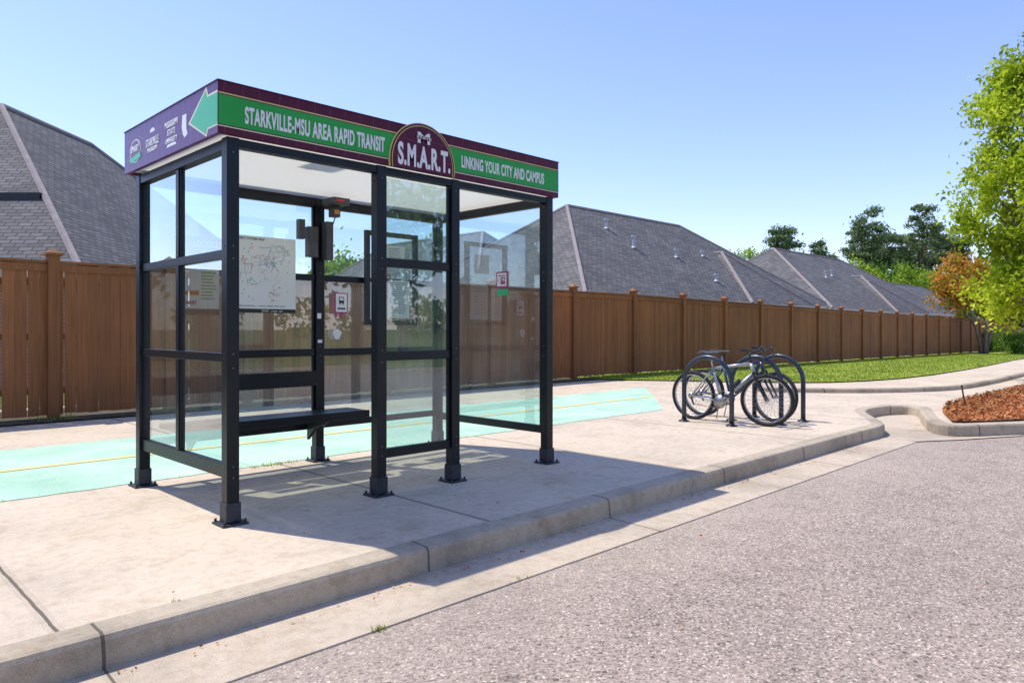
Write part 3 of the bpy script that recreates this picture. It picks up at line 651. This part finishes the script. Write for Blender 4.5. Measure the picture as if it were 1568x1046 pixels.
for k,mbk in rt.items():
    for _ in range(2 if k!='greyink' else 11):
        x,z=random.uniform(2.80,3.22),random.uniform(1.55,1.97)
        for s in range(7):
            ang=random.choice([0,math.pi/2,math.pi/4,-math.pi/4,.2,1.3])+random.uniform(-.08,.08); ln=random.uniform(-.1,.1)
            x2,z2=x+ln*math.cos(ang),z+ln*math.sin(ang)
            x2=min(3.28,max(2.76,x2)); z2=min(2.0,max(1.5,z2)); w=.0017 if k!='greyink' else .0008
            mbk.tube((x,yq-.0085,z),(x2,yq-.0085,z2),w,n=5); x,z=x2,z2
    for _ in range(7):
        x,z=random.uniform(2.8,3.28),random.uniform(1.5,2.0); mbk.box(x,x+.008,yq-.011,yq-.0085,z,z+.008)
    mbk.obj('map_routes',M[k],SH)
text('TRANSIT SYSTEM MAP',.3,.02,(2.88,yq-.0105,2.045),'-y',M['greyink'],'map_title',.01)
text('smart route key  -  north  south  east  west',.45,.016,(3.0,yq-.0105,1.455),'-y',M['greyink'],'map_key',.01)
text('SMART  transit  info',.2,.014,(3.1,yq-.0115,1.412),'-y',M['white'],'map_footer_text',.01)
po=MB(); po.box(2.30,2.62,yq-.008,yq,1.42,1.77); po.obj('route_poster',M['paper'],SH)
po=MB(); po.box(2.32,2.45,yq-.010,yq-.0082,1.53,1.57); po.obj('route_poster_label',M['orange'],SH)
po=MB(); po.box(2.30,2.62,yq-.009,yq-.0002,1.37,1.419); po.obj('route_poster_footer',M['dark'],SH)
text('READY TO RIDE',.12,.02,(2.385,yq-.0112,1.55),'-y',M['dark'],'route_label_text',.02)
po=MB()
for i in range(9): po.box(2.47,2.60-random.random()*.04,yq-.010,yq-.0082,1.50+i*.027,1.512+i*.027)
po.obj('route_poster_text',M['agreen'],SH)
text('SMART',.10,.03,(2.38,yq-.0112,1.47),'-y',M['pink'],'route_logo_text',.03)
po=MB(); po.box(2.28,2.66,yq-.008,yq,1.83,2.02); po.obj('street_name_panel',M['signblue'],SH)
text('LOCKSLEY\nWAY',.24,.13,(2.525,yq-.0095,1.925),'-y',M['white'],'street_name_text',.02)
po=MB(); po.box(3.74,3.885,yq-.008,yq,1.40,1.60); po.prism([(3.79,1.40),(3.835,1.40),(3.8125,1.34)],lambda a,c,dd:(a,yq-.008+dd*.008,c),1.0); po.obj('stop_sign_back',M['pink'],SH)
po=MB(); po.box(3.752,3.873,yq-.0105,yq-.0082,1.415,1.59); po.obj('stop_sign_face',M['white'],SH)
po=MB(); po.box(3.785,3.84,yq-.0125,yq-.0107,1.50,1.56); po.box(3.79,3.80,yq-.0125,yq-.0107,1.485,1.499); po.box(3.825,3.835,yq-.0125,yq-.0107,1.485,1.499); po.box(3.77,3.855,yq-.0125,yq-.0107,1.44,1.455); po.obj('bus_icon',M['dark'],SH)
po=MB(); po.box(3.792,3.833,yq-.0135,yq-.0127,1.525,1.552); po.obj('bus_icon_window',M['white'],SH)
po=MB(); po.prism([(3.77+.045*math.cos(t)*(1+.2*math.sin(3*t)),1.20+.05*math.sin(t)) for t in np.linspace(0,2*math.pi,16)[:-1]],lambda a,c,dd:(a,yq-.004+dd*.003,c),1.0); po.obj('worn_sticker',M['paper'],SH)
po=MB(); po.box(3.56,3.60,YB-p-.003,YB-p-.0005,1.35,1.40); po.box(3.565,3.61,YB-p-.003,YB-p-.0005,1.12,1.15); po.obj('post_stickers',M['white'],SH)
po=MB(); xa,xb,za,zb=4.07,4.71,1.29,2.23
po.box(xa,xb,yq-.05,yq-.005,zb-.045,zb); po.box(xa,xb,yq-.05,yq-.005,za,za+.045); po.box(xa,xa+.045,yq-.05,yq-.005,za+.0455,zb-.0455); po.box(xb-.045,xb,yq-.05,yq-.005,za+.0455,zb-.0455)
po.obj('notice_case',M['dark'],SH)
po=MB(); po.box(4.14,4.30,yq-.02,yq-.012,1.35,1.72); po.box(4.34,4.56,yq-.02,yq-.012,1.88,2.10); po.box(4.36,4.62,yq-.02,yq-.012,1.36,1.75); po.obj('notices',M['paper'],SH)
po=MB()
for xa,xb,za,zb in ((4.14,4.30,1.35,1.72),(4.34,4.56,1.88,2.10),(4.36,4.62,1.36,1.75)):
    z=zb-.03
    while z>za+.03: po.box(xa+.02,xb-.02-random.random()*.06,yq-.0215,yq-.0203,z,z+.006); z-=.022
po.obj('notice_text',M['greyink'],SH)
po=MB(); po.box(3.34,3.40,yq-.06,yq,2.08,2.26); po.box(3.43,3.53,yq-.07,yq,1.92,2.20); po.box(3.60,3.67,yq-.10,yq-.005,1.90,2.26)
po.box(3.55,3.72,5.85,6.05,2.40,2.459); po.box(3.62,3.70,5.98,6.06,2.30,2.3995); po.tube((3.66,6.0,2.31),(3.66,6.1,2.15),.006)
po.obj('electronics_boxes',M['unit'],SH,bevel=.004)
po=MB(); po.box(3.58,3.66,5.846,5.8495,2.42,2.44); po.obj('warning_label',M['red'],SH)
po=MB(); po.box(3.635,3.685,5.975,5.9795,2.325,2.365); po.obj('unit_label',M['orange'],SH)
po=MB(); po.box(X1-.012,X1-.004,5.10,5.26,1.66,1.82); po.obj('qr_sign',M['pink'],SH)
po=MB(); po.box(X1-.0135,X1-.0122,5.115,5.245,1.675,1.805); po.obj('qr_sign_face',M['white'],SH)
po=MB()
for i in range(8):
    for j in range(8):
        if random.random()<.5: po.box(X1-.0148,X1-.0137,5.132+i*.012,5.143+i*.012,1.69+j*.012,1.701+j*.012)
po.obj('qr_code',M['pink'],SH)
po=MB(); po.box(X1-.012,X1-.004,5.10,5.25,1.585,1.645); po.obj('qr_sign_base',M['agreen'],SH)
po=MB(); po.box(2.75,3.05,5.0,5.3,2.80,2.83); po.box(2.88,2.92,5.13,5.17,2.5065,2.7995); po.obj('solar_unit',M['dark'],SH)
# ------------------------------------------------------------ bike racks
def rack(x,ya,yb,h=.88):
    mb=MB(); r=(yb-ya)/2; c=(ya+yb)/2; pts=[(x,ya,.0)]
    pts+= [(x,ya,.2),(x,ya,.4)]
    for t in np.linspace(math.pi,0,19): pts.append((x,c+r*math.cos(t),h-r+r*math.sin(t)))
    pts+=[(x,yb,.4),(x,yb,.2),(x,yb,0)]
    mb.path(pts,.031,12)
    for y in (ya,yb):
        mb.tube((x,y,0),(x,y,.012),.075,n=16); mb.tube((x,y,.012),(x,y,.03),.042,n=12)
        for a in range(3): mb.tube((x+.055*math.cos(a*2.1),y+.055*math.sin(a*2.1),.012),(x+.055*math.cos(a*2.1),y+.055*math.sin(a*2.1),.025),.007,n=6)
    return mb.obj('bike_rack',M['rack'],smooth=True)
rack(8.63,4.63,5.33); rack(9.17,4.22,4.92); rack(9.75,4.18,4.88)
# ------------------------------------------------------------ bicycles
def bike(loc,rot,paint,lean=.04,steer=.15):
    e=empty('bicycle'); R=.335
    ty,me_,fr_,sd=MB(),MB(),MB(),MB()
    def wheel(cx,st):
        ca,sa=math.cos(st),math.sin(st)
        def P(a,r,off=0): x=r*math.cos(a); return (cx+x*ca-off*sa,x*sa+off*ca,R+r*math.sin(a))
        n=40
        for rad,tr,mb in ((R-.02,.023,ty),(R-.048,.011,me_)):
            vs=[];fs=[];k=8
            for i in range(n):
                a=2*math.pi*i/n
                for j in range(k):
                    b=2*math.pi*j/k; vs.append(P(a,rad+tr*math.cos(b),tr*math.sin(b)))
            for i in range(n):
                for j in range(k): fs.append((i*k+j,i*k+(j+1)%k,((i+1)%n)*k+(j+1)%k,((i+1)%n)*k+j))
            mb.add(vs,fs)
        for i in range(28):
            a=2*math.pi*i/28; me_.tube(P(a+(.25 if i%2 else -.25),.022,.025 if (i//2)%2 else -.025),P(a,R-.055),.0016,n=4)
        me_.tube(P(0,0,-.05),P(0,0,.05),.02,n=10)
    wheel(0,0); wheel(1.07,steer)
    BB=(.43,0,.28); ST=(.31,0,.72); HT=(.86,0,.80); HB=(.90,0,.68)
    fr_.tube(BB,ST,.019);fr_.tube(ST,HT,.020);fr_.tube(BB,HB,.026);fr_.tube(HB,HT,.026)
    for s in (-1,1):
        fr_.path([(0,s*.055,R),(.28,s*.045,.66),(.315,s*.01,.70)],.010); fr_.path([(0,s*.055,R),(.38,s*.04,.29),BB],.011)
    ca,sa=math.cos(steer),math.sin(steer)
    for s in (-1,1):
        sd.path([(1.07-s*.055*sa,s*.055*ca,R),(.97-s*.055*sa,s*.055*ca,.52),(.915,s*.05,.68)],[.012,.017,.018])
    sd.tube((.915,-.06,.68),(.915,.06,.68),.02)
    me_.tube(ST,(.275,0,.90),.013); sd.tube(HT,(.84,0,.92),.014)
    sd.tube((.84,0,.92),(.92,0,.96),.014)
    hb=[(.87,-.31,1.0),(.90,-.18,.985),(.925,-.06,.96),(.925,.06,.96),(.90,.18,.985),(.87,.31,1.0)]
    sd.path(hb,.012)
    for s in (-1,1):
        sd.tube((.865,s*.31,1.0),(.895,s*.2,.987),.018); sd.path([(.90,s*.19,.985),(.95,s*.2,.96),(.93,s*.29,.955)],.006,n=6)
        sd.path([(.93,s*.17,.98),(1.02,s*.12,1.0),(1.0,s*.03,.8),(.93,0,.72)],.003,n=5)
    prof=[(-.14,.075,.0),(-.10,.085,.012),(0,.05,.0),(.08,.022,.0),(.14,.014,-.008)]
    vs=[]
    for x,w,z in prof:
        for k in range(8):
            t=math.pi*k/7; vs.append((.26+x,w*math.cos(t),.915+z+.035*math.sin(t)))
    fs=[(i*8+k,i*8+k+1,(i+1)*8+k+1,(i+1)*8+k) for i in range(4) for k in range(7)]+[tuple(range(8)),tuple(range(32,40))]+[(i*8,(i+1)*8,(i+1)*8+7,i*8+7) for i in range(4)]
    sd.add(vs,fs)
    # bottle and cage on the down tube
    sd.tube((.60,0,.47),(.70,0,.57),.036,n=12)
    me_.tube((.43,-.05,.28),(.43,-.056,.28),.09,n=24); me_.tube((0,-.045,R),(0,-.06,R),.045,n=16)
    for s,a in ((-1,.6),(1,.6+math.pi)):
        q=(.43+.17*math.cos(a),s*.075,.28+.17*math.sin(a)); me_.tube((.43,s*.07,.28),q,.011,n=6); sd.box(q[0]-.045,q[0]+.045,min(q[1],q[1]+s*.09),max(q[1],q[1]+s*.09),q[2]-.012,q[2]+.012)
    sd.path([(0,-.053,R+.045),(.43,-.053,.37)],.004,n=5); sd.path([(.03,-.053,R-.11),(.43,-.053,.19)],.004,n=5)
    sd.tube((0,-.06,R-.02),(.04,-.06,R-.12),.012)
    me_.tube((.36,.06,.27),(.25,.17,.01),.008)
    ty.obj('tyres',M['tyre'],e,smooth=True); me_.obj('rims_spokes_and_metal',M['chrome'],e,smooth=True); fr_.obj('frame',paint,e,smooth=True); sd.obj('fork_saddle_and_handlebar',M['dark'],e,smooth=False)
    e.location=loc; e.rotation_euler=(lean,0,rot)
    return e
bike((8.93,5.36,0),-math.pi/2,M['bikewhite'],.04,.25)
bike((9.40,5.50,0),-math.pi/2+.03,M['bikeblack'],-.04,-.15)
b=MB(); b.tube((12.95,3.0,0),(12.9,3.05,.36),.012,n=8); b.tube((12.9,3.05,.36),(12.9,3.05,.38),.018,n=8); b.obj('metal_stake',M['rust'])
# ------------------------------------------------------------ light, sky, camera
sd=Vector((.54,-1.37,-2.81))
l=bpy.data.lights.new('sun','SUN'); l.energy=5.0; l.angle=math.radians(.5); l.color=(1,.945,.85)
lo=bpy.data.objects.new('sun',l); lo.rotation_euler=sd.to_track_quat('-Z','Y').to_euler(); lo.location=(-10,25,50); S.collection.objects.link(lo)
w=bpy.data.worlds.new('World'); S.world=w; w.use_nodes=True; nt=w.node_tree; bg=nt.nodes['Background']
sk=nt.nodes.new('ShaderNodeTexSky'); sk.sky_type='NISHITA'; sk.sun_disc=False; sk.sun_elevation=math.radians(62.3); sk.sun_rotation=math.radians(-21.5)
sk.air_density=1.05; sk.dust_density=.3; sk.ozone_density=1.7; sk.altitude=0
mx=nt.nodes.new('ShaderNodeMix'); mx.data_type='RGBA'; mx.blend_type='MULTIPLY'; mx.inputs[0].default_value=1; mx.inputs[7].default_value=(1.42,1.34,1.68,1)
nt.links.new(sk.outputs[0],mx.inputs[6]); nt.links.new(mx.outputs[2],bg.inputs[0]); bg.inputs[1].default_value=.15
cam=bpy.data.cameras.new('camera'); co=bpy.data.objects.new('camera',cam); S.collection.objects.link(co)
co.location=(0,0,1.25); co.rotation_euler=(math.radians(90),0,math.radians(-45)); cam.lens=36*1115/1568; cam.sensor_width=36; cam.shift_y=-.0121; cam.clip_end=5000; cam.clip_start=.05
S.camera=co
